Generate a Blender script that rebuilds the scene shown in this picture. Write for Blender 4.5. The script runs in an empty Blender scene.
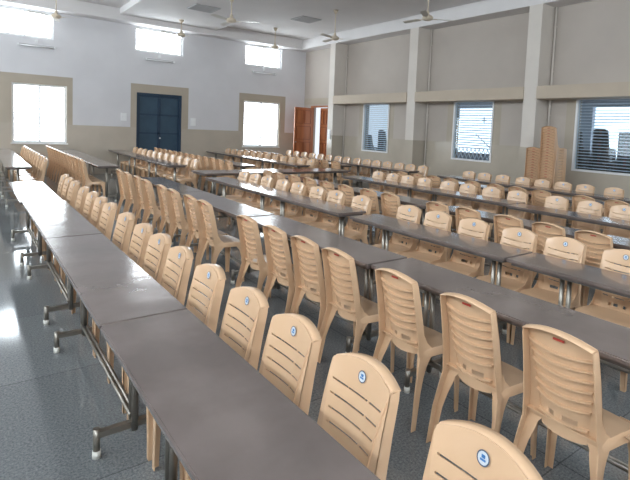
import bpy, bmesh, math, random
from mathutils import Vector, Matrix
random.seed(7)
S = bpy.context.scene
COL = S.collection
PI = math.pi

# ------------------------------------------------------------------ camera
cam_d = bpy.data.cameras.new('camera'); cam = bpy.data.objects.new('camera', cam_d); COL.objects.link(cam)
yaw, pitch, roll = 0.6703, -0.0703, 0.0443
f = Vector((math.sin(yaw)*math.cos(pitch), math.cos(yaw)*math.cos(pitch), math.sin(pitch)))
r0 = Vector((math.cos(yaw), -math.sin(yaw), 0)); u0 = r0.cross(f)
cr, sr = math.cos(roll), math.sin(roll)
r1 = r0*cr + u0*sr; u1 = u0*cr - r0*sr
cam.matrix_world = Matrix(((r1.x, u1.x, -f.x, 0), (r1.y, u1.y, -f.y, 0), (r1.z, u1.z, -f.z, 1.6714), (0, 0, 0, 1)))
cam_d.sensor_width = 36; cam_d.lens = 490.2*36/630
cam_d.shift_x = -39.3/630; cam_d.shift_y = -74.9/630
cam_d.clip_start = .05; cam_d.clip_end = 200
S.camera = cam

# ------------------------------------------------------------------ world and light
W = bpy.data.worlds.new('sky'); S.world = W; W.use_nodes = True
bg = W.node_tree.nodes['Background']
bg.inputs[0].default_value = (.88, .93, 1.0, 1); bg.inputs[1].default_value = 1.3

def area(name, loc, direction, sx, sy, power, color=(1.0, .975, .95)):
    l = bpy.data.lights.new(name, 'AREA'); l.shape = 'RECTANGLE'; l.size = sx; l.size_y = sy
    l.energy = power; l.color = color
    o = bpy.data.objects.new(name, l); COL.objects.link(o); o.location = loc; o.visible_camera = True
    o.rotation_euler = Vector(direction).to_track_quat('-Z', 'Y').to_euler()
    return o
YB, XR, XF, XL, YN = 16.6, 10.5, 10.0, -4.2, -4.0      # back wall, right wall, column fronts, left wall, near wall
LOWW = [(.98, 2.31), (7.91, 9.40)]                      # lower windows of the back wall (X range)
UPW = [(.62, 1.97), (4.16, 5.67), (7.90, 9.41)]         # upper windows
BLUE_DOOR = (4.24, 5.67)
ZL0, ZL1, ZU0, ZU1 = .92, 2.59, 3.87, 4.62
for a, b in LOWW:
    area('daylight_and_fill', ((a+b)/2, YB+.27, (ZL0+ZL1)/2), (0, -1, 0), b-a, ZL1-ZL0, 130)
for a, b in UPW:
    area('daylight_and_fill', ((a+b)/2, YB+.27, (ZU0+ZU1)/2), (0, -1, 0), b-a, ZU1-ZU0, 85)
LEFTW = [(-2.2, -.6), (2.0, 3.6), (6.1, 7.7), (10.2, 11.8), (13.9, 15.3)]   # windows of the left wall (Y range)
for a, b in LEFTW:
    area('daylight_and_fill', (XL-.25, (a+b)/2, 1.8), (1, 0, 0), b-a, 1.7, 35)
    area('added_upper_fill', (XL-.25, (a+b)/2, 4.2), (1, 0, 0), b-a+.6, .9, 330)  # upper left row is unseen, added to bring more light from above
NEAR_FILL = [(-2.4, -.9), (1.2, 2.7), (5.0, 6.5)]  # unseen near-wall windows, added as fill behind the camera (X range)
for a, b in NEAR_FILL:
    area('daylight_and_fill', ((a+b)/2, YN-.25, 1.8), (0, 1, 0), b-a, 1.7, 25)  # added fill lamp, out of view
    area('added_upper_fill', ((a+b)/2, YN-.25, 4.2), (0, 1, 0), b-a+.6, .9, 280)  # added high fill lamp, also out of view
OUTW = [(-2.2, -.3), (1.3, 3.2), (4.6, 6.5), (8.9, 11.6), (12.2, 13.6)]                   # openings of the corridor outside
for a, b in OUTW:
    area('daylight_corridor', (13.45, (a+b)/2, 1.85), (-1, 0, 0), b-a, 1.5, 7.5*(b-a), (.9, .95, 1.0))
S.view_settings.view_transform = 'Standard'; S.view_settings.look = 'None'
S.view_settings.gamma = 1; S.view_settings.use_curve_mapping = False
S.view_settings.exposure = -0.27

# ------------------------------------------------------------------ materials
def mat(name, color, rough=.5, metal=0., noise=0., nscale=8., bump=0., bscale=40., spec=.5, color2=None, stretch=None):
    m = bpy.data.materials.new(name); m.use_nodes = True
    nt = m.node_tree; b = nt.nodes['Principled BSDF']
    b.inputs['Base Color'].default_value = (*color, 1); b.inputs['Roughness'].default_value = rough
    b.inputs['Metallic'].default_value = metal; b.inputs['Specular IOR Level'].default_value = spec
    tc = nt.nodes.new('ShaderNodeTexCoord'); mp = nt.nodes.new('ShaderNodeMapping')
    nt.links.new(tc.outputs['Object'], mp.inputs[0])
    if stretch: mp.inputs['Scale'].default_value = stretch
    if noise or color2:
        n = nt.nodes.new('ShaderNodeTexNoise'); n.inputs['Scale'].default_value = nscale; n.inputs['Detail'].default_value = 5
        nt.links.new(mp.outputs[0], n.inputs['Vector'])
        mx = nt.nodes.new('ShaderNodeMix'); mx.data_type = 'RGBA'
        c2 = color2 or tuple(c*(1-noise) for c in color)
        mx.inputs['A'].default_value = (*color, 1); mx.inputs['B'].default_value = (*c2, 1)
        rp = nt.nodes.new('ShaderNodeMapRange'); rp.inputs[1].default_value = .38; rp.inputs[2].default_value = .62
        nt.links.new(n.outputs['Fac'], rp.inputs[0]); nt.links.new(rp.outputs[0], mx.inputs['Factor'])
        nt.links.new(mx.outputs['Result'], b.inputs['Base Color'])
    if bump:
        n2 = nt.nodes.new('ShaderNodeTexNoise'); n2.inputs['Scale'].default_value = bscale; n2.inputs['Detail'].default_value = 3
        nt.links.new(mp.outputs[0], n2.inputs['Vector'])
        bp = nt.nodes.new('ShaderNodeBump'); bp.inputs['Strength'].default_value = bump; bp.inputs['Distance'].default_value = .02
        nt.links.new(n2.outputs['Fac'], bp.inputs['Height']); nt.links.new(bp.outputs[0], b.inputs['Normal'])
    return m
M = {}
M['white'] = mat('white_paint', (.70, .685, .70), .75, noise=.05, nscale=1.2)
M['dado'] = mat('cream_tile', (.52, .455, .375), .2, noise=.06, nscale=2.)
M['band'] = mat('beige_band', (.45, .385, .305), .5, noise=.05, nscale=2.)
M['cream'] = mat('cream_wall_paint', (.50, .44, .39), .7, noise=.06, nscale=1.)
M['ledge'] = mat('ledge_paint', (.52, .43, .335), .6, noise=.05, nscale=2.)
M['column'] = mat('column_paint', (.68, .62, .56), .6, noise=.04, nscale=2.)
M['ceiling'] = mat('ceiling_paint', (.73, .70, .69), .85, noise=.05, nscale=.8)
M['plastic'] = mat('tan_plastic', (.70, .46, .285), .25, noise=.05, nscale=3.)
M['steel'] = mat('worn_steel_sheet', (.315, .26, .24), .15, .5, noise=.22, nscale=3., bump=.12, bscale=4.)
M['steel_edge'] = mat('steel_edge', (.40, .37, .35), .3, .8)
M['tube'] = mat('steel_tube', (.34, .31, .27), .34, .85, noise=.15, nscale=10)
M['dark'] = mat('under_board', (.10, .085, .075), .7)
M['cap'] = mat('white_rubber', (.78, .76, .70), .6)
M['blue'] = mat('blue_paint', (.034, .075, .118), .45, noise=.15, nscale=3)
M['navy'] = mat('blue_paint_frame', (.018, .045, .085), .5)
M['wood'] = mat('varnished_wood', (.47, .155, .055), .35, noise=.25, nscale=6, stretch=(1, 1, .15))
M['wood_dark'] = mat('wood_groove_shade', (.20, .05, .02), .4)  # groove shade round the door panels, put in as darker wood colour
M['frame'] = mat('white_frame', (.82, .82, .82), .5)
M['louver'] = mat('pale_blue_slats', (.84, .88, .95), .4)
M['fan'] = mat('cream_enamel', (.62, .52, .40), .35)
M['fanblade'] = mat('cream_blade', (.60, .56, .50), .3)
M['vent'] = mat('vent_grey', (.46, .45, .45), .6)
M['plate'] = mat('switch_plate', (.86, .86, .86), .4)
M['stickwhite'] = mat('sticker_silver', (.62, .66, .70), .3)
M['stickblue'] = mat('sticker_blue', (.05, .20, .48), .35)
M['stickdark'] = mat('sticker_rim', (.06, .09, .15), .4)
M['red'] = mat('red_mark', (.45, .05, .03), .5)
M['corr'] = mat('corridor_paint', (.45, .50, .58), .8)
M['corrfloor'] = mat('corridor_floor', (.22, .22, .20), .7)
M['darkchair'] = mat('dark_brown_plastic', (.045, .04, .03), .5)

# polished granite floor: speckles plus slab joints
def floor_mat():
    m = bpy.data.materials.new('polished_granite'); m.use_nodes = True; nt = m.node_tree; b = nt.nodes['Principled BSDF']
    tc = nt.nodes.new('ShaderNodeTexCoord')
    n = nt.nodes.new('ShaderNodeTexNoise'); n.inputs['Scale'].default_value = 80; n.inputs['Detail'].default_value = 6; n.inputs['Roughness'].default_value = .8
    n3 = nt.nodes.new('ShaderNodeTexNoise'); n3.inputs['Scale'].default_value = 1.3; n3.inputs['Detail'].default_value = 4
    br = nt.nodes.new('ShaderNodeTexBrick'); br.offset = 0; br.inputs['Scale'].default_value = 1
    br.inputs['Brick Width'].default_value = 1.2; br.inputs['Row Height'].default_value = 1.2; br.inputs['Mortar Size'].default_value = .004
    br.inputs['Color1'].default_value = (1, 1, 1, 1); br.inputs['Color2'].default_value = (.88, .88, .88, 1); br.inputs['Mortar'].default_value = (.55, .55, .55, 1)
    for x in (n, n3, br): nt.links.new(tc.outputs['Object'], x.inputs['Vector'])
    r = nt.nodes.new('ShaderNodeValToRGB'); e = r.color_ramp.elements
    e[0].position = .36; e[0].color = (.10, .11, .115, 1); e[1].position = .66; e[1].color = (.30, .315, .32, 1)
    nt.links.new(n.outputs['Fac'], r.inputs[0])
    mx = nt.nodes.new('ShaderNodeMix'); mx.data_type = 'RGBA'; mx.blend_type = 'MULTIPLY'; mx.inputs['Factor'].default_value = 1
    nt.links.new(r.outputs[0], mx.inputs['A']); nt.links.new(br.outputs['Color'], mx.inputs['B'])
    nt.links.new(mx.outputs['Result'], b.inputs['Base Color'])
    mr = nt.nodes.new('ShaderNodeMapRange'); mr.inputs[3].default_value = .05; mr.inputs[4].default_value = .12
    nt.links.new(n3.outputs['Fac'], mr.inputs[0]); nt.links.new(mr.outputs[0], b.inputs['Roughness'])
    return m
M['floor'] = floor_mat()
def glass_mat():
    m = bpy.data.materials.new('window_glass'); m.use_nodes = True; nt = m.node_tree
    for n in list(nt.nodes):
        if n.type != 'OUTPUT_MATERIAL': nt.nodes.remove(n)
    out = [n for n in nt.nodes][0]
    t = nt.nodes.new('ShaderNodeBsdfTransparent'); g = nt.nodes.new('ShaderNodeBsdfGlossy'); g.inputs['Roughness'].default_value = .03
    t.inputs[0].default_value = (.86, .92, .96, 1)
    mx = nt.nodes.new('ShaderNodeMixShader'); mx.inputs[0].default_value = .07
    nt.links.new(t.outputs[0], mx.inputs[1]); nt.links.new(g.outputs[0], mx.inputs[2])
    nt.links.new(mx.outputs[0], out.inputs[0]); return m
M['glass'] = glass_mat()

# ------------------------------------------------------------------ mesh helpers
class MB:
    """collects shapes; build() links them as one mesh object"""
    def __init__(s): s.v = []; s.f = []; s.m = []; s.mats = []; s.sm = []
    def mi(s, m):
        if m not in s.mats: s.mats.append(m)
        return s.mats.index(m)
    def face(s, idx, m, smooth=False): s.f.append(idx); s.m.append(s.mi(m)); s.sm.append(smooth)
    def hexa(s, p, m, smooth=False):
        b = len(s.v); s.v += [tuple(q) for q in p]
        for q in ((0, 3, 2, 1), (4, 5, 6, 7), (0, 1, 5, 4), (1, 2, 6, 5), (2, 3, 7, 6), (3, 0, 4, 7)): s.face([b+i for i in q], m, smooth)
    def box(s, x0, x1, y0, y1, z0, z1, m):
        s.hexa([(x0, y0, z0), (x1, y0, z0), (x1, y1, z0), (x0, y1, z0), (x0, y0, z1), (x1, y0, z1), (x1, y1, z1), (x0, y1, z1)], m)
    def loft(s, rings, m, smooth=True, cap=True, closed=True):
        b = len(s.v); n = len(rings[0])
        for r in rings: s.v += [tuple(q) for q in r]
        for i in range(len(rings)-1):
            for j in range(n if closed else n-1):
                k = (j+1) % n; s.face([b+i*n+j, b+i*n+k, b+(i+1)*n+k, b+(i+1)*n+j], m, smooth)
        if cap and closed:
            s.face([b+j for j in range(n)][::-1], m); s.face([b+(len(rings)-1)*n+j for j in range(n)], m)
    def tube(s, a, b, r, m, n=10, r2=None):
        a, b = Vector(a), Vector(b); d = (b-a).normalized(); up = Vector((0, 0, 1)) if abs(d.z) < .9 else Vector((1, 0, 0))
        x = d.cross(up).normalized(); y = d.cross(x); r2 = r if r2 is None else r2
        s.loft([[c+(x*math.cos(2*PI*i/n)+y*math.sin(2*PI*i/n))*q for i in range(n)] for c, q in ((a, r), (b, r2))], m)
    def grid(s, rows, m, skip=None, smooth=True):
        b = len(s.v); n = len(rows[0])
        for r in rows: s.v += [tuple(q) for q in r]
        for i in range(len(rows)-1):
            for j in range(n-1):
                if skip and skip(i, j): continue
                s.face([b+i*n+j, b+i*n+j+1, b+(i+1)*n+j+1, b+(i+1)*n+j], m, smooth)
    def build(s, name, parent=None, solid=0., bevel=0.):
        me = bpy.data.meshes.new(name); me.from_pydata(s.v, [], s.f)
        for m in s.mats: me.materials.append(M[m])
        me.polygons.foreach_set('material_index', s.m); me.polygons.foreach_set('use_smooth', s.sm)
        bm = bmesh.new(); bm.from_mesh(me)
        if solid:
            bmesh.ops.remove_doubles(bm, verts=bm.verts, dist=1e-5)
            bmesh.ops.recalc_face_normals(bm, faces=bm.faces)
            bmesh.ops.solidify(bm, geom=bm.faces[:], thickness=solid)
        bmesh.ops.recalc_face_normals(bm, faces=bm.faces)
        if bevel:
            es = [e for e in bm.edges if len(e.link_faces) == 2 and e.calc_face_angle(0) > .6]
            bmesh.ops.bevel(bm, geom=es, offset=bevel, segments=2, affect='EDGES', clamp_overlap=True)
        bm.to_mesh(me); bm.free()
        if solid: me.shade_smooth(); me.set_sharp_from_angle(angle=math.radians(50))
        o = bpy.data.objects.new(name, me); COL.objects.link(o)
        if parent: o.parent = parent
        return o
def struct(o): o['kind'] = 'structure'; return o
def thing(name, label, cat, loc=(0, 0, 0), rz=0, group=None):
    o = bpy.data.objects.new(name, None); COL.objects.link(o); o.location = loc; o.rotation_euler = (0, 0, rz)
    o.empty_display_size = .1
    o['label'] = label; o['category'] = cat
    if group: o['group'] = group
    return o
def tag(o, label, cat, group=None):
    o['label'] = label; o['category'] = cat
    if group: o['group'] = group
    return o
def dup(root, loc, rz, label, group, name=None):
    """a thing copied with its parts and sub-parts"""
    r = root.copy(); COL.objects.link(r); r.location = loc; r.rotation_euler = (0, 0, rz); r['label'] = label; r['group'] = group
    for ch in list(root.children):
        c = ch.copy(); COL.objects.link(c); c.parent = r
        for g in list(ch.children):
            d = g.copy(); COL.objects.link(d); d.parent = c
    return r

# ------------------------------------------------------------------ room shell
DZ = 1.47
def wall_cells(mb, axis, p0, p1, us, zs, holes, mfun):
    """a wall in cells: axis 'x' = wall along X at Y p0..p1, 'y' = wall along Y at X p0..p1"""
    us = sorted(set([round(q, 4) for q in us])); zs = sorted(set([round(q, 4) for q in zs]))
    for a, b in zip(us, us[1:]):
        for c, d in zip(zs, zs[1:]):
            cu, cz = (a+b)/2, (c+d)/2
            if any(h[0] < cu < h[1] and h[2] < cz < h[3] for h in holes): continue
            m = mfun(cu, cz)
            if axis == 'x': mb.box(a, b, p0, p1, c, d, m)
            else: mb.box(p0, p1, a, b, c, d, m)
ZC = 5.2
mb = MB(); mb.box(XL-.4, XR, YN-.4, YB+.4, -.15, 0, 'floor'); struct(mb.build('floor'))
mb = MB(); mb.box(XL-.4, 3.61, YN-.4, YB+.4, 5.0, ZC, 'ceiling'); mb.box(3.61, 6.6, YN-.4, YB+.4, 4.82, ZC, 'ceiling')
mb.box(6.6, XR+.4, YN-.4, YB+.4, 5.0, ZC, 'ceiling')
struct(mb.build('ceiling'))
mb = MB(); mb.box(XL, XR, YB-.5, YB, 4.65, 4.999, 'ceiling'); struct(mb.build('trim_1'))                  # beam along the back wall
mb = MB(); mb.box(XF, XR, YN, YB-.5, 4.65, 4.999, 'ceiling'); struct(mb.build('trim_2'))                  # beam along the right wall

bands = [(.70, 2.46, 0, 2.85), (4.06, 5.89, 0, 2.85), (7.73, 9.64, 0, 2.85)]
holes = [(a, b, ZL0, ZL1) for a, b in LOWW] + [(a, b, ZU0, ZU1) for a, b in UPW] + [(*BLUE_DOOR, 0, 2.58)]
us = [XL-.4, XR+.4] + [q for h in holes+bands for q in h[:2]]; zs = [0, DZ, 5.0] + [q for h in holes+bands for q in h[2:]]
mb = MB()
wall_cells(mb, 'x', YB, YB+.3, us, zs, holes, lambda u, z: 'band' if any(b[0] < u < b[1] and z < 2.85 for b in bands) and z > DZ else ('dado' if z < DZ else 'white'))
struct(mb.build('wall_back'))

RW = [(11.57, 12.87), (7.64, 8.95), (4.18, 5.50), (.2, 1.5)]
RDOOR = (14.93, 16.12)
rholes = [(a, b, 1.0, 2.6) for a, b in RW] + [(*RDOOR, 0, 2.55)]
rbands = [(a-.22, b+.22, DZ, 2.6) for a, b in RW] + [(14.24, 16.6, 2.6, 2.84)]
us = [YN-.4, YB] + [q for h in rholes+rbands for q in h[:2]]; zs = [0, DZ, 5.0] + [q for h in rholes+rbands for q in h[2:]]
mb = MB()
wall_cells(mb, 'y', XR, XR+.25, us, zs, rholes, lambda u, z: 'band' if any(b[0] < u < b[1] and b[2] < z < b[3] for b in rbands) else ('dado' if z < DZ else 'cream'))
struct(mb.build('wall_right'))
lh = [(a, b, .95, 2.65) for a, b in LEFTW] + [(a-.3, b+.3, 3.75, 4.65) for a, b in LEFTW]
mb = MB(); wall_cells(mb, 'y', XL-.3, XL, [YN-.4, YB] + [q for h in lh for q in h[:2]], [0, DZ, 5., .95, 2.65, 3.75, 4.65], lh, lambda u, z: 'dado' if z < DZ else 'white'); struct(mb.build('wall_left'))
nh = [(a, b, .95, 2.65) for a, b in NEAR_FILL] + [(a-.3, b+.3, 3.75, 4.65) for a, b in NEAR_FILL]
mb = MB(); wall_cells(mb, 'x', YN-.3, YN, [XL, XR] + [q for h in nh for q in h[:2]], [0, DZ, 5., .95, 2.65, 3.75, 4.65], nh, lambda u, z: 'dado' if z < DZ else 'white'); struct(mb.build('wall_near'))

# columns with conduit, ledges between them
COLS = [(13.94, 14.24), (9.97, 10.30), (6.17, 6.50), (2.20, 2.52), (-1.6, -1.28)]
for i, (a, b) in enumerate(COLS):
    mb = MB(); mb.box(XF, XR, a, b, 0, DZ, 'dado'); mb.box(XF, XR, a, b, DZ, 4.65, 'column'); struct(mb.build('trim_%d' % (3+i)))
    mb = MB(); mb.tube((XR-.035, a-.06, .3), (XR-.035, a-.06, 4.65), .022, 'column', 10)
    for z in (1.2, 2.2, 3.2, 4.2): mb.box(XR-.045, XR, a-.085, a-.035, z, z+.025, 'column')
    k = ['beside the wooden door', 'between the two slatted windows', 'beside the stacked chairs', 'near the front', 'near the front corner'][i]
    if i < 3: tag(mb.build('wall_conduit'), 'cream painted vertical conduit on the column side %s' % k, 'pipe', 'conduits beside the columns')
for i, (a, b) in enumerate([(10.30, 13.94), (6.50, 9.97), (2.52, 6.17), (-1.28, 2.20)]):
    mb = MB(); mb.box(XF-.03, XR, a, b, 2.56, 2.84, 'ledge'); struct(mb.build('trim_%d' % (8+i), bevel=.006))

# back-wall windows: frame, mullion, grille and pane
def window(n, u0, u1, z0, z1, axis, p, inn, lower=True, bars=True):
    """axis 'x' wall along X; p = wall face coordinate, inn = +1/-1 outward direction"""
    def B(mb, ua, ub, pa, pb, za, zb, m):
        pa, pb = sorted((p+inn*pa, p+inn*pb))
        if axis == 'x': mb.box(ua, ub, pa, pb, za, zb, m)
        else: mb.box(pa, pb, ua, ub, za, zb, m)
    fr = MB(); t = .06
    B(fr, u0, u1, .05, .12, z0, z0+t, 'frame'); B(fr, u0, u1, .05, .12, z1-t, z1, 'frame')
    B(fr, u0, u0+t, .05, .12, z0+t, z1-t, 'frame'); B(fr, u1-t, u1, .05, .12, z0+t, z1-t, 'frame')
    B(fr, (u0+u1)/2-.025, (u0+u1)/2+.025, .05, .12, z0+t, z1-t, 'frame')
    w = struct(fr.build('window_%d' % n))
    if bars:
        g = MB(); k = 6 if lower else 2
        for i in range(1, k): B(g, u0+t, u1-t, .03, .045, z0+(z1-z0)*i/k-.006, z0+(z1-z0)*i/k+.006, 'frame')
        g.build('grille', w)
    gl = MB(); B(gl, u0+t, u1-t, .135, .143, z0+t, z1-t, 'glass'); gl.build('pane', w)
    if lower:
        s = MB(); B(s, u0-.03, u1+.03, -.04, .05, z0-.035, z0, 'frame'); s.build('window_sill', w)
    return w
n = 1
for a, b in LOWW: window(n, a, b, ZL0, ZL1, 'x', YB, 1); n += 1
for a, b in UPW: window(n, a, b, ZU0, ZU1, 'x', YB, 1, lower=False); n += 1
for a, b in LEFTW:
    window(n, a, b, .95, 2.65, 'y', XL, -1); n += 1; window(n, a-.3, b+.3, 3.75, 4.65, 'y', XL, -1, lower=False); n += 1  # the upper row is added for its fill light
for a, b in NEAR_FILL:
    window(n, a, b, .95, 2.65, 'x', YN, -1); n += 1; window(n, a-.3, b+.3, 3.75, 4.65, 'x', YN, -1, lower=False); n += 1  # both rows added out of view to carry the fill lamps
# right-wall windows: white frame, horizontal slats, a lattice band at the bottom, glass
for wi, (a, b) in enumerate(RW):
    fr = MB(); t = .045; x0, x1 = XR-.02, XR+.08
    fr.box(x0, x1, a, b, 1.0, 1.0+t, 'frame'); fr.box(x0, x1, a, b, 2.6-t, 2.6, 'frame')
    fr.box(x0, x1, a, a+t, 1.0+t, 2.6-t, 'frame'); fr.box(x0, x1, b-t, b, 1.0+t, 2.6-t, 'frame')
    w = struct(fr.build('window_%d' % n)); n += 1
    sl = MB(); m = 'louver'
    zz = 1.0+t+.03; lat = 1.34 if wi == 1 else 1.0
    while zz < 2.54:
        if zz > lat: sl.box(XR+.11, XR+.13, a+t, b-t, zz, zz+(.026 if wi != 2 else .018), m)
        zz += .066
    if wi == 1:
        for q in range(9):                                   # slanting lattice strips
            y = a+t+.02+q*.135
            for s_ in (-1, 1):
                sl.tube((XR+.12, y, 1.05+(0 if s_ > 0 else .28)), (XR+.12, y+.15, 1.05+(.28 if s_ > 0 else 0)), .011, m, 6)
        sl.box(XR+.11, XR+.13, a+t, b-t, 1.33, 1.36, m)
        sl.tube((XR+.115, a+.10, 1.35), (XR+.115, a+.62, 1.72), .012, m, 6)
        sl.box(XR+.10, XR+.12, a+.30, a+.44, 2.08, 2.10, m); sl.box(XR+.10, XR+.12, a+.36, a+.385, 2.0, 2.18, m)
    sl.build('slats', w)
    gl = MB(); gl.box(XR+.035, XR+.043, a+t, b-t, 1.0+t, 2.6-t, 'glass'); gl.build('pane', w)

# blue double door, shut
d1 = MB(); a, b = BLUE_DOOR
d1.box(a, a+.06, YB+.02, YB+.14, 0, 2.58, 'navy'); d1.box(b-.06, b, YB+.02, YB+.14, 0, 2.58, 'navy'); d1.box(a+.06, b-.06, YB+.02, YB+.14, 2.52, 2.58, 'navy')
door = struct(d1.build('door_1'))
for s_ in (0, 1):
    x0 = a+.06+s_*(b-a-.12)/2; x1 = x0+(b-a-.12)/2-.006
    lf = MB(); lf.box(x0, x1, YB+.09, YB+.13, 0.01, 2.519, 'blue')
    for z0, z1 in ((.0, .1), (.62, .68), (1.26, 1.32), (1.86, 1.92), (2.44, 2.515)): lf.box(x0, x1, YB+.07, YB+.09, z0+.01, z1, 'navy')
    lf.box(x0, x0+.05, YB+.07, YB+.09, .1, 2.44, 'navy'); lf.box(x1-.05, x1, YB+.07, YB+.09, .1, 2.44, 'navy')
    l = lf.build('door_leaf', door)
    if s_ == 1: kb = MB(); kb.tube((x0+.03, YB+.07, 1.14), (x0+.03, YB+.02, 1.14), .022, 'plate', 12); kb.build('door_knob', l)
# panelled wooden double door: far leaf swung into the hall, near leaf shut
a, b = RDOOR
d2 = MB(); d2.box(XR, XR+.12, a, a+.06, 0, 2.55, 'wood'); d2.box(XR, XR+.12, b-.06, b, 0, 2.55, 'wood'); d2.box(XR, XR+.12, a+.06, b-.06, 2.49, 2.55, 'wood')
door = struct(d2.build('door_2'))
def leaf(w, h=2.46):
    m_ = MB(); m_.box(0, w, -.02, .02, .02, h, 'wood')
    rows = [(.12, .62), (.72, 1.15), (1.25, 1.75), (1.85, 2.36)]
    for i, (z0, z1) in enumerate(rows):
        cols = ((.07, w-.07),) if i in (0, 2) else ((.07, w/2-.025), (w/2+.025, w-.07))
        for (c0, c1) in cols:
            for sy in (-1, 1):
                m_.box(c0, c1, sy*.020, sy*.024, z0, z1, 'wood'); m_.box(c0+.04, c1-.04, sy*.024, sy*.038, z0+.04, z1-.04, 'wood')
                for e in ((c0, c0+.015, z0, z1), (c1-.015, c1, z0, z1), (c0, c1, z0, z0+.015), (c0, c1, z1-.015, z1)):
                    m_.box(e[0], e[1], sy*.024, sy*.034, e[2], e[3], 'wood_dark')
    return m_
l = leaf(.86).build('door_leaf', door); l.location = (XR+.0, b-.10, 0); l.rotation_euler = (0, 0, math.radians(180+8))
kb = MB(); kb.tube((.80, -.02, 1.15), (.80, -.07, 1.15), .02, 'steel_edge', 10); kb.tube((.80, .02, 1.15), (.80, .07, 1.15), .02, 'steel_edge', 10); kb.build('door_handle', l)
l = leaf(.53).build('door_leaf', door); l.location = (XR+.07, a+.06, 0); l.rotation_euler = (0, 0, PI/2)

# corridor outside the slatted windows
mb = MB(); mb.box(XR+.25, 14.2, YN-.4, YB+2, -.15, 0, 'corrfloor'); struct(mb.build('trim_12'))
mb = MB(); mb.box(XR+.25, 14.2, YN-.4, 13.9, 3.3, 3.45, 'corr'); struct(mb.build('trim_13'))  # unseen corridor roof, added to hold back the sky light
mb = MB()
oh = [(a, b, 1.1, 2.6) for a, b in OUTW]
wall_cells(mb, 'y', 13.3, 13.5, [YN-.4, 14.0] + [q for h in oh for q in h[:2]], [0, 1.1, 2.6, 3.3], oh, lambda u, z: 'corr')
struct(mb.build('wall_outer'))

# ------------------------------------------------------------------ wall and ceiling fittings
for i, (a, b) in enumerate([(1.11, 2.01), (4.47, 5.38), (8.20, 9.15)]):
    wh = ['above the left bright window', 'above the blue door', 'above the window nearest the wooden door'][i]
    t = thing('tube_light', 'unlit white fluorescent tube light on back wall %s' % wh, 'light fitting', ((a+b)/2, YB, 3.65), 0, 'tube lights on the back wall')
    h = (b-a)/2
    m_ = MB(); m_.box(-h, h, -.05, -.002, -.03, .03, 'vent'); m_.build('batten', t)
    m_ = MB(); m_.tube((-h+.03, -.075, -.02), (h-.03, -.075, -.02), .014, 'plate', 10); m_.build('tube', t)
    m_ = MB(); m_.box(-h, -h+.03, -.095, -.05, -.04, .02, 'plate'); m_.build('holder', t)
    m_ = MB(); m_.box(h-.03, h, -.095, -.05, -.04, .02, 'plate'); m_.build('holder', t)
    m_ = MB(); m_.box(-.03, .03, -.04, -.002, .09, .17, 'plate'); m_.build('switch_box', t)
def plate(x, y, z, rz, w, h, label):
    t = thing('switch_board', label, 'switch', (x, y, z), rz)
    m_ = MB(); m_.box(-w/2, w/2, -.03, -.001, -h/2, h/2, 'plate'); m_.build('plate', t, bevel=.004)
    k = max(2, int(w/.06))
    for i in range(k):
        m_ = MB(); q = -w/2+w*(i+.5)/k; m_.box(q-.015, q+.015, -.038, -.03, -.02, .02, 'frame'); m_.build('switch', t)
plate(3.86, YB, 1.78, 0, .16, .24, 'white switch board on back wall left of the blue door')
plate(6.06, YB, 1.72, 0, .18, .26, 'pale switch board on back wall right of the blue door')
plate(XF, 14.10, 1.50, -PI/2, .16, .34, 'white switch board on the column beside the wooden door')
for x, y, z, wh in ((5.10, 13.34, 4.82, 'above the blue door'), (8.17, 13.0, 5.0, 'left of the far right fans')):
    t = thing('ceiling_vent', 'flat grey square vent panel in the ceiling %s' % wh, 'vent', (x, y, z), 0, 'ceiling vent panels')
    m_ = MB()
    for e in ((-.34, .34, -.34, -.3), (-.34, .34, .3, .34), (-.34, -.3, -.3, .3), (.3, .34, -.3, .3)): m_.box(e[0], e[1], e[2], e[3], -.025, -.001, 'vent')
    m_.build('frame', t)
    m_ = MB()
    for i in range(9): m_.box(-.3, .3, -.3+i*.0667, -.26+i*.0667, -.02, -.006, 'vent')
    m_.box(-.3, .3, -.3, .3, -.005, -.001, 'vent'); m_.build('louvre', t)

def fan(name_loc, zc, zh, ang, label):
    x, y = name_loc
    t = thing('ceiling_fan', label, 'ceiling fan', (x, y, zc), 0, 'ceiling fans over the hall'); h = zh-zc
    m_ = MB(); m_.tube((0, 0, 0), (0, 0, -.10), .075, 'fan', 14, .03); m_.build('canopy', t)
    m_ = MB(); m_.tube((0, 0, -.08), (0, 0, h+.1), .014, 'fan', 8); m_.build('rod', t)
    prof = [(.012, .16), (.035, .13), (.04, .07), (.10, .045), (.125, .01), (.12, -.03), (.07, -.055), (.0, -.06)]
    m_ = MB(); m_.loft([[(r*math.cos(2*PI*i/18), r*math.sin(2*PI*i/18), h+z) for i in range(18)] for r, z in prof], 'fan'); m_.build('motor', t)
    for k in range(3):
        a_ = math.radians(ang+120*k); m_ = MB(); c, s_ = math.cos(a_), math.sin(a_)
        def P(r, w, z): return (r*c-w*s_, r*s_+w*c, h+z)
        m_.hexa([P(.10, -.02, -.02), P(.24, -.025, -.02), P(.24, .025, -.02), P(.10, .02, -.02), P(.10, -.02, -.012), P(.24, -.025, -.012), P(.24, .025, -.012), P(.10, .02, -.012)], 'fan')
        rs = []
        for r, w in ((.22, .045), (.3, .062), (.5, .068), (.66, .062), (.70, .045)):
            rs.append([P(r, -w, -.022), P(r, w, -.002), P(r, w, .003), P(r, -w, -.017)])
        m_.loft(rs, 'fanblade', smooth=False); m_.build('blade', t)
fan((8.12, 11.38), 5.0, 4.23, -38, 'cream ceiling fan hanging in front of the column beside the wooden door')
fan((8.2, 14.95), 5.0, 4.36, 55, 'small far ceiling fan before the right upper window')
fan((8.10, 7.82), 5.0, 4.25, -25, 'ceiling fan furthest to the right, against the right wall beam')
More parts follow.
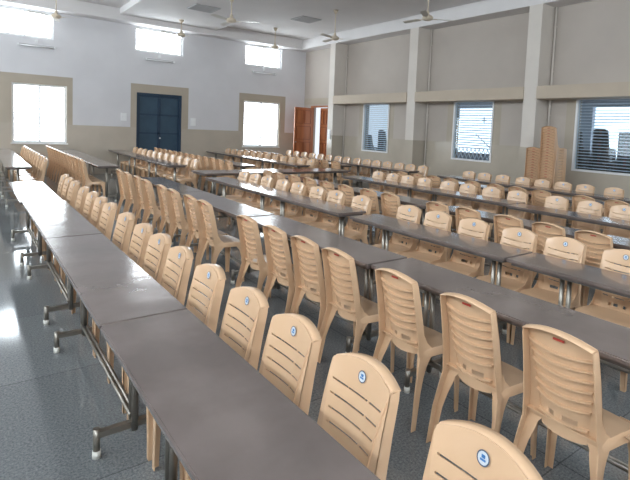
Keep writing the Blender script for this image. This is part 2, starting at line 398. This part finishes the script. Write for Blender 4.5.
fan((5.2, 15.4), 4.82, 4.36, -40, 'far ceiling fan before the middle upper window')
fan((5.2, 11.75), 4.82, 4.27, -34, 'ceiling fan between the middle and right upper windows')
fan((1.9, 15.5), 5.0, 4.36, -40, 'leftmost ceiling fan, beside the left upper window')

# ------------------------------------------------------------------ chair (faces +X)
def lerp(t, tab):
    for (a, va), (b, vb) in zip(tab, tab[1:]):
        if t <= b: k = max(0, (t-a)/(b-a)); return va+(vb-va)*k
    return tab[-1][1]
def bx(z): return lerp(z, [(0, -.245), (.2, -.215), (.40, -.158), (.55, -.178), (.72, -.212), (.88, -.252), (.92, -.265)])
def hw(z): return lerp(z, [(.38, .104), (.45, .114), (.55, .126), (.68, .139), (.76, .148), (.81, .156), (.88, .156)])
def ow(z): return lerp(z, [(0, .205), (.25, .194), (.42, .174), (.55, .166), (.70, .163), (.82, .160), (.84, .157), (.87, .152)])
def ztop(u): return .874-.034*u*u
def make_chair(name, label, pm):
    t = thing(name, label, 'chair')
    # backrest: slotted, slightly dished panel with arched top, ribs and turned-back top rim
    us_ = [-1, -.90, -.6, -.3, -.02, .30, .36, .55, .90, 1]
    slots = [.775, .727, .679, .631, .583, .535]
    zl = [.385, .42, .455, .485]
    for s_ in sorted(slots): zl += [s_-.0033, s_+.0033]
    zl += [.80, .83, .86]
    def pt(u, z, dx=0):
        y = u*hw(z); zz = z-.016*(1-u*u)*(1 if .5 < z < .8 else .4)
        if z >= .80: zz = z+(ztop(u)-.86)*((z-.80)/.06) - .016*(1-u*u)*(.86-z)/.06*.4
        return (bx(z)+.026*u*u+dx, y, zz)
    rows = [[pt(u, z) for u in us_] for z in zl]
    def skip(i, j):
        z0, z1 = zl[i], zl[i+1]
        if abs(z1-z0-.0066) < 1e-6: return 1 <= j <= 7 and j != 5
        if abs(z0-.455) < 1e-6: return j in (2, 3, 5, 6)
        return False
    m_ = MB(); m_.grid(rows, pm, skip); back = m_.build('backrest', t, solid=.005)
    me = back.data; bm = bmesh.new(); bm.from_mesh(me)
    ex = MB()
    for s_ in slots + [.447]:
        lo, hi = [], []
        ring = []
        for k in range(9):
            u = -1+2*k/8; x, y, z = pt(u, s_)
            ring.append([(x-.002, y, z+.014), (x-.019, y, z+.011), (x-.019, y, z+.005), (x-.002, y, z+.006)])
        ex.loft(ring, pm, smooth=False)
    ring = []
    for k in range(15):
        u = -1+2*k/14; x, y, z = pt(u, .86)
        ring.append([(x+.001, y, z-.002), (x-.010, y, z+.004), (x-.043, y, z-.001), (x-.044, y, z-.006), (x-.010, y, z-.001), (x-.001, y, z-.006)])
    ex.loft(ring, pm, smooth=True)
    e = ex.build('tmp'); bm.from_mesh(e.data); bm.to_mesh(me); bm.free(); bpy.data.objects.remove(e)
    # round sticker on the front, red maker's mark on the rear
    def disc(r0_, r1_, m, dx, mb_, n_=20):
        c = (0, .825)
        b0 = len(mb_.v)
        for i in range(n_):
            a_ = 2*PI*i/n_
            for r in (r0_, r1_): mb_.v.append((bx(.825)+.0085+dx+.0-(r*math.sin(a_))*.2, c[0]+r*math.cos(a_), c[1]+r*math.sin(a_)))
        for i in range(n_):
            j = (i+1) % n_; mb_.face([b0+2*i, b0+2*j, b0+2*j+1, b0+2*i+1], m)
    m_ = MB(); disc(.0001, .017, 'stickwhite', .0020, m_); disc(.017, .0205, 'stickdark', .0021, m_)
    m_.box(bx(.825)+.011, bx(.825)+.012, -.009, .009, .815, .823, 'stickblue'); m_.box(bx(.825)+.009, bx(.825)+.011, -.005, .006, .825, .834, 'stickblue')
    st = m_.build('sticker', back); st['label'] = 'round silver and blue sticker'
    m_ = MB(); z = .835; m_.box(bx(z)-.011, bx(z)-.006, -.032, .018, z-.005, z+.004, 'red')
    rm = m_.build('maker_mark', back); rm['label'] = 'small red mark'
    # seat: dished shell with a rolled apron
    m_ = MB(); N = 12; rows = []
    def seat_pt(u, v, drop=0, out=0):
        x = -.165+.306*(u+1)/2
        w_ = .166+.036*(u+1)/2
        k = 1
        if u > .6: k = math.sqrt(max(0, 1-((u-.6)/.4)**2*.28))
        x2 = x - (.02*v*v if u > .2 else 0)
        z = .440-.012*math.cos(u*1.2)*math.cos(v*1.3)-(.010*max(0, u-.5)*2)
        return (x2, v*w_*k, z)
    vs = [-1+2*i/10 for i in range(11)]; uu = [-1+2*i/N for i in range(N+1)]
    for u in uu: rows.append([seat_pt(u, v) for v in vs])
    m_.grid(rows, pm)
    def apron(line, nx, ny):
        m_.grid([line, [(p[0]+nx*.006, p[1]+ny*.006, p[2]-.012) for p in line], [(p[0]+nx*.008, p[1]+ny*.008, p[2]-.048) for p in line]], pm)
    apron([seat_pt(1, v) for v in vs], 1, 0)
    apron([seat_pt(u, 1) for u in uu], 0, 1); apron([seat_pt(u, -1) for u in uu], 0, -1)
    m_.build('seat', t, solid=.005)
    # rear legs: side flange of the back running down to the floor
    for s_ in (-1, 1):
        m_ = MB(); zs_ = [0, .1, .2, .28, .33, .36, .38, .40, .42, .44, .47, .52, .6, .7, .78, .81, .836]
        fr_, sd = [], []
        for z in zs_:
            o_ = ow(z); i_ = hw(z)-.003 if z >= .40 else lerp(z, [(0, o_-.030), (.25, o_-.040), (.34, o_-.056), (.40, .118)])
            xi = bx(z)+.026; xo = xi+.001
            tw = lerp(z, [(0, .034), (.25, .042), (.40, .054), (.6, .054), (.80, .048), (.868, .042)])
            fwd = lerp(z, [(0, .0), (.28, .004), (.33, .014), (.36, .028), (.38, .042), (.40, .065), (.43, .065), (.44, .05), (.47, .02), (.52, .0), (.868, 0)])
            th = .005
            if s_ > 0: fr_.append([(xi, i_, z), (xo, o_, z), (xo-th, o_, z), (xi-th, i_, z)])
            else: fr_.append([(xi, -i_, z), (xo, -o_, z), (xo-th, -o_, z), (xi-th, -i_, z)])
            q = o_*s_; q2 = (o_-.005)*s_
            sd.append([(xo+fwd, q, z), (xo-tw, q+.0*s_, z), (xo-tw, q2, z), (xo+fwd, q2, z)])
        m_.loft(fr_, pm, smooth=False); m_.loft(sd, pm, smooth=False); m_.build('leg', t, bevel=0)
    for s_ in (-1, 1):
        m_ = MB(); a_, b_ = [], []
        for z, w_, d_ in ((0, .030, .030), (.15, .035, .034), (.28, .042, .042), (.35, .055, .065), (.39, .075, .10), (.425, .09, .15)):
            y = lerp(z, [(0, .212), (.425, .203)])*s_; x = lerp(z, [(0, .142), (.2, .142), (.425, .146)])
            y2 = y-.005*s_; yi = y-w_*s_
            a_.append([(x, y, z), (x-d_, y, z), (x-d_, y2, z), (x, y2, z)])
            b_.append([(x, y, z), (x, yi, z), (x-.005, yi, z), (x-.005, y, z)])
        m_.loft(a_, pm, smooth=False); m_.loft(b_, pm, smooth=False); m_.build('leg', t)
    return t

# ------------------------------------------------------------------ table (runs along +Y, origin at near-left corner on floor)
TW, TL = .40, 1.95
def make_table(name, label, w=TW, l=TL):
    t = thing(name, label, 'table')
    m_ = MB(); m_.box(0, w, 0, l, .722, .75, 'steel')
    top = m_.build('tabletop', t, bevel=.006)
    m_ = MB(); m_.box(.03, w-.03, .03, l-.03, .700, .722, 'dark'); m_.build('backing_board', t)
    for y in (.20, l-.38):
        m_ = MB(); xc = w/2
        for dy in (-.028, .028): m_.tube((xc, y+dy, .10), (xc, y+dy, .70), .017, 'tube', 12)
        m_.box(xc-.13, xc+.13, y-.05, y+.05, .688, .700, 'tube')
        m_.hexa([(xc-w/2+.035, y-.017, .105), (xc+w/2-.035, y-.017, .105), (xc+w/2-.035, y+.017, .105), (xc-w/2+.035, y+.017, .105),
                 (xc-w/2+.035, y-.017, .135), (xc+w/2-.035, y-.017, .135), (xc+w/2-.035, y+.017, .135), (xc-w/2+.035, y+.017, .135)], 'tube')
        for s_ in (-1, 1):
            m_.tube((xc+s_*(w/2-.03), y, .03), (xc+s_*(w/2-.03), y, .150), .017, 'tube', 12)
        p = m_.build('leg', t)
        for s_ in (-1, 1):
            m_ = MB(); m_.tube((xc+s_*(w/2-.03), y, 0), (xc+s_*(w/2-.03), y, .038), .020, 'cap', 12); cp = m_.build('foot_cap', p); cp['label'] = 'white foot cap'
    m_ = MB()
    for dx in (-.012, .012): m_.tube((w/2+dx, .20, .165), (w/2+dx, l-.38, .165), .011, 'tube', 10)
    m_.build('stretcher', t)
    return t

ORD = ['nearest', 'second', 'third', 'fourth', 'fifth', 'sixth', 'seventh', 'eighth', 'ninth', 'tenth', 'eleventh', 'twelfth', 'thirteenth', 'fourteenth', 'fifteenth', 'sixteenth', 'seventeenth', 'eighteenth', 'nineteenth', 'twentieth', 'twenty-first']
RN = ['first', 'second', 'third', 'fourth', 'fifth', 'sixth', 'seventh']
table0 = make_table('dining_table', '')
tused = [False]
def place_table(x, y, label, group, rz=0):
    if not tused[0]:
        tused[0] = True; table0.location = (x, y, 0); table0.rotation_euler = (0, 0, rz); table0['label'] = label; table0['group'] = group; return table0
    return dup(table0, (x, y, 0), rz, label, group)
FRONT = [  # x of the near edge, y of each table's near end (front block)
    [(.46, .41), (.46, 2.37), (.46, 4.33), (.44, 6.29)],
    [(2.19, .58), (2.17, 2.55), (2.16, 4.54), (2.16, 6.50)],
    [(3.22, .20), (3.22, 2.165), (3.22, 4.30), (3.22, 6.26)],
    [(4.62, .25), (4.60, 2.22), (4.60, 4.28), (4.60, 6.24)],
    [(5.72, 0.0), (5.76, 1.97), (5.90, 3.94), (5.90, 5.90)],
    [(7.30, 1.6), (7.30, 3.57), (7.30, 5.54)],
    [(8.25, 1.55), (8.27, 3.52), (8.28, 5.49)],
]
for r, row in enumerate(FRONT):
    for i, (x, y) in enumerate(row):
        place_table(x, y, 'long steel topped table, %s from camera in the %s front row from the left' % (ORD[i], RN[r]), 'steel topped tables in the front block')
BACK = [
    [(.53, 10.66), (.54, 12.62), (.55, 14.58)],
    [(2.02, 10.66), (2.05, 12.62), (2.08, 14.58)],
    [(3.39, 10.68), (3.40, 12.64), (3.41, 14.60)],
    [(4.92, 10.45), (4.92, 12.41), (4.92, 14.37)],
    [(6.39, 10.35), (6.39, 12.31), (6.39, 14.27)],
    [(7.64, 10.2), (7.64, 12.16), (7.64, 14.12)],
    [(8.33, 8.42), (8.33, 10.38), (8.33, 12.34), (8.33, 14.30)],
]
for r, row in enumerate(BACK):
    for i, (x, y) in enumerate(row):
        place_table(x, y, 'steel topped table, %s from camera in the %s row from left beyond the aisle' % (ORD[i], RN[r]), 'steel topped tables in the far block')
for i in (0, 1):
    t = dup(table0, (3.42+.03+1.72*(i+1)-.0, 8.82+.0*i, 0), PI/2, 'steel topped table set crosswise in the aisle, %s of the two' % ('left' if i == 0 else 'right'), 'tables set crosswise in the aisle')
    t.scale = (1.75, .88, 1)

chair0 = make_chair('plastic_chair', '', 'plastic')
cused = [False]
def place_chair(x, y, rz, label, group, z=0, src=None):
    s_ = src or chair0
    if src is None and not cused[0]:
        cused[0] = True; chair0.location = (x, y, z); chair0.rotation_euler = (0, 0, rz); chair0['label'] = label; chair0['group'] = group; return
    dup(s_, (x, y, z), rz, label, group)
# near-corner Y of every chair back (+.17 gives its middle); sign: +1 faces +X with its ribbed back to the camera, -1 faces the camera side
def line(xtop, sgn, ys, where, group, j=.004):
    x0 = xtop + sgn*.250; ys = sorted(y+.15 for y in ys)
    bars = [ty+q for row in FRONT+BACK for tx, ty in row if abs(tx+.2-x0) < .45 for q in (.20, TL-.38)]
    for _ in range(400):                                    # keep legs clear of the neighbour's legs and of the table feet
        for a in range(len(ys)-1):
            d = .426-(ys[a+1]-ys[a])
            if d > 0: ys[a] -= d/2; ys[a+1] += d/2
        for a in range(len(ys)):
            for b in bars:
                for c in (-.19, .19):
                    d = ys[a]+c-b
                    if abs(d) < .042: ys[a] += (.044-abs(d))*(1 if d >= 0 else -1)*.6
    for i, y in enumerate(ys):
        x = x0 + random.uniform(-j, j)
        rz = (0 if sgn > 0 else PI) + math.radians(random.uniform(-1, 1))
        look = 'ribbed back turned to camera' if sgn > 0 else 'slatted stickered front showing'
        place_chair(x, y, rz, 'tan plastic chair, %s, %s from the camera %s' % (look, ORD[i], where), group)
G = 'chairs drawn up along the table rows'
line(1.085, -1, [7.65, 7.37, 6.95, 6.27, 5.72, 5.40, 4.99, 4.33, 3.75, 3.39, 2.98, 2.46, 1.99, 1.60, 1.10, .59], 'behind the nearest table row', G)
line(1.94, 1, [8.46, 7.97, 7.40, 6.93, 6.23, 5.77, 5.23, 4.81, 3.83, 3.32, 2.84, 2.41, 1.88, 1.36, .87, .36], 'before second front row', G)
line(3.84, -1, [7.76, 7.33, 6.91, 6.41, 5.92, 5.45, 5.01, 4.48, 3.66, 3.23, 2.77, 2.27, 1.85, 1.40], 'behind third front row', G)
line(4.36, 1, [8.02-.1, 7.5, 7.01, 6.53, 6.04, 5.53, 5.03, 4.58, 3.75, 3.30, 2.78, 2.33, 1.9], 'before fourth front row', G)
line(6.54, -1, [7.25, 6.85, 6.41, 5.99, 5.43, 5.01, 4.54, 4.07, 3.44, 2.97, 2.54], 'behind fifth front row', G)
line(7.06, 1, [7.15, 6.72, 6.29, 5.86, 5.37, 4.87, 4.44, 4.02, 3.35, 2.86], 'before sixth front row', G)
line(8.93, -1, [6.88, 6.48, 6.0, 5.51, 5.09, 4.65, 4.23, 3.72, 3.2], 'behind seventh front row', G)
line(8.98, -1, [14.9, 14.4, 13.9, 13.4, 12.9, 12.45, 11.98, 11.52, 11.02, 10.57, 10.15, 9.70, 9.22, 8.80, 8.38], 'behind seventh far row', G)
line(1.20, -1, [10.95+.47*i for i in range(11)], 'behind first far row', G)
line(1.76, 1, [10.75+.43*i for i in range(13)], 'before second far row', G)
line(4.05, -1, [10.7+.50*i for i in range(11)], 'behind third far row', G)
line(4.62, 1, [10.27+.45*i for i in range(13)], 'before fourth far row', G)
line(7.04, -1, [10.5+.47*i for i in range(12)], 'behind fifth far row', G)
line(7.40, 1, [10.0+.47*i for i in range(12)], 'before sixth far row', G)

# stacked chairs by the column
for (x, y, n_, rz, who) in ((9.74, 5.86, 12, .05, 'shorter stack beside the column'), (9.60, 5.44, 20, -.04, 'taller stack beside the column')):
    for k in range(n_):
        where = 'topmost of the %s' % who if k == n_-1 else ('bottom one of the %s' % who if k == 0 else '%s up from the floor in the %s' % (ORD[k], who))
        place_chair(x, y, rz, 'tan plastic chair, %s' % where, 'chairs in the stacks beside the column', z=k*.056)
# dark chair stacks out in the corridor behind the slatted windows
dark0 = make_chair('stacked_chair', '', 'darkchair')
first = True
for si, (x, y, n_) in enumerate(((11.35, 5.80, 19), (11.35, 5.22, 20), (11.35, 4.66, 19), (11.4, 13.35, 13), (11.4, 12.65, 16))):
    who = ['left dark stack outside the window beside the column', 'middle dark stack outside the window beside the column', 'right dark stack outside the window beside the column', 'left dark stack outside the farthest slatted window', 'right dark stack outside the farthest slatted window'][si]
    for k in range(n_):
        where = 'topmost' if k == n_-1 else ORD[k] if k else 'bottom one'
        lab = 'dark plastic chair, %s of the %s' % (where if k in (0, n_-1) else where+' up', who)
        if first: first = False; dark0.location = (x, y, 0); dark0['label'] = lab; dark0['group'] = 'dark chair stacks outside'
        else: dup(dark0, (x, y, k*.057), 0, lab, 'dark chair stacks outside')
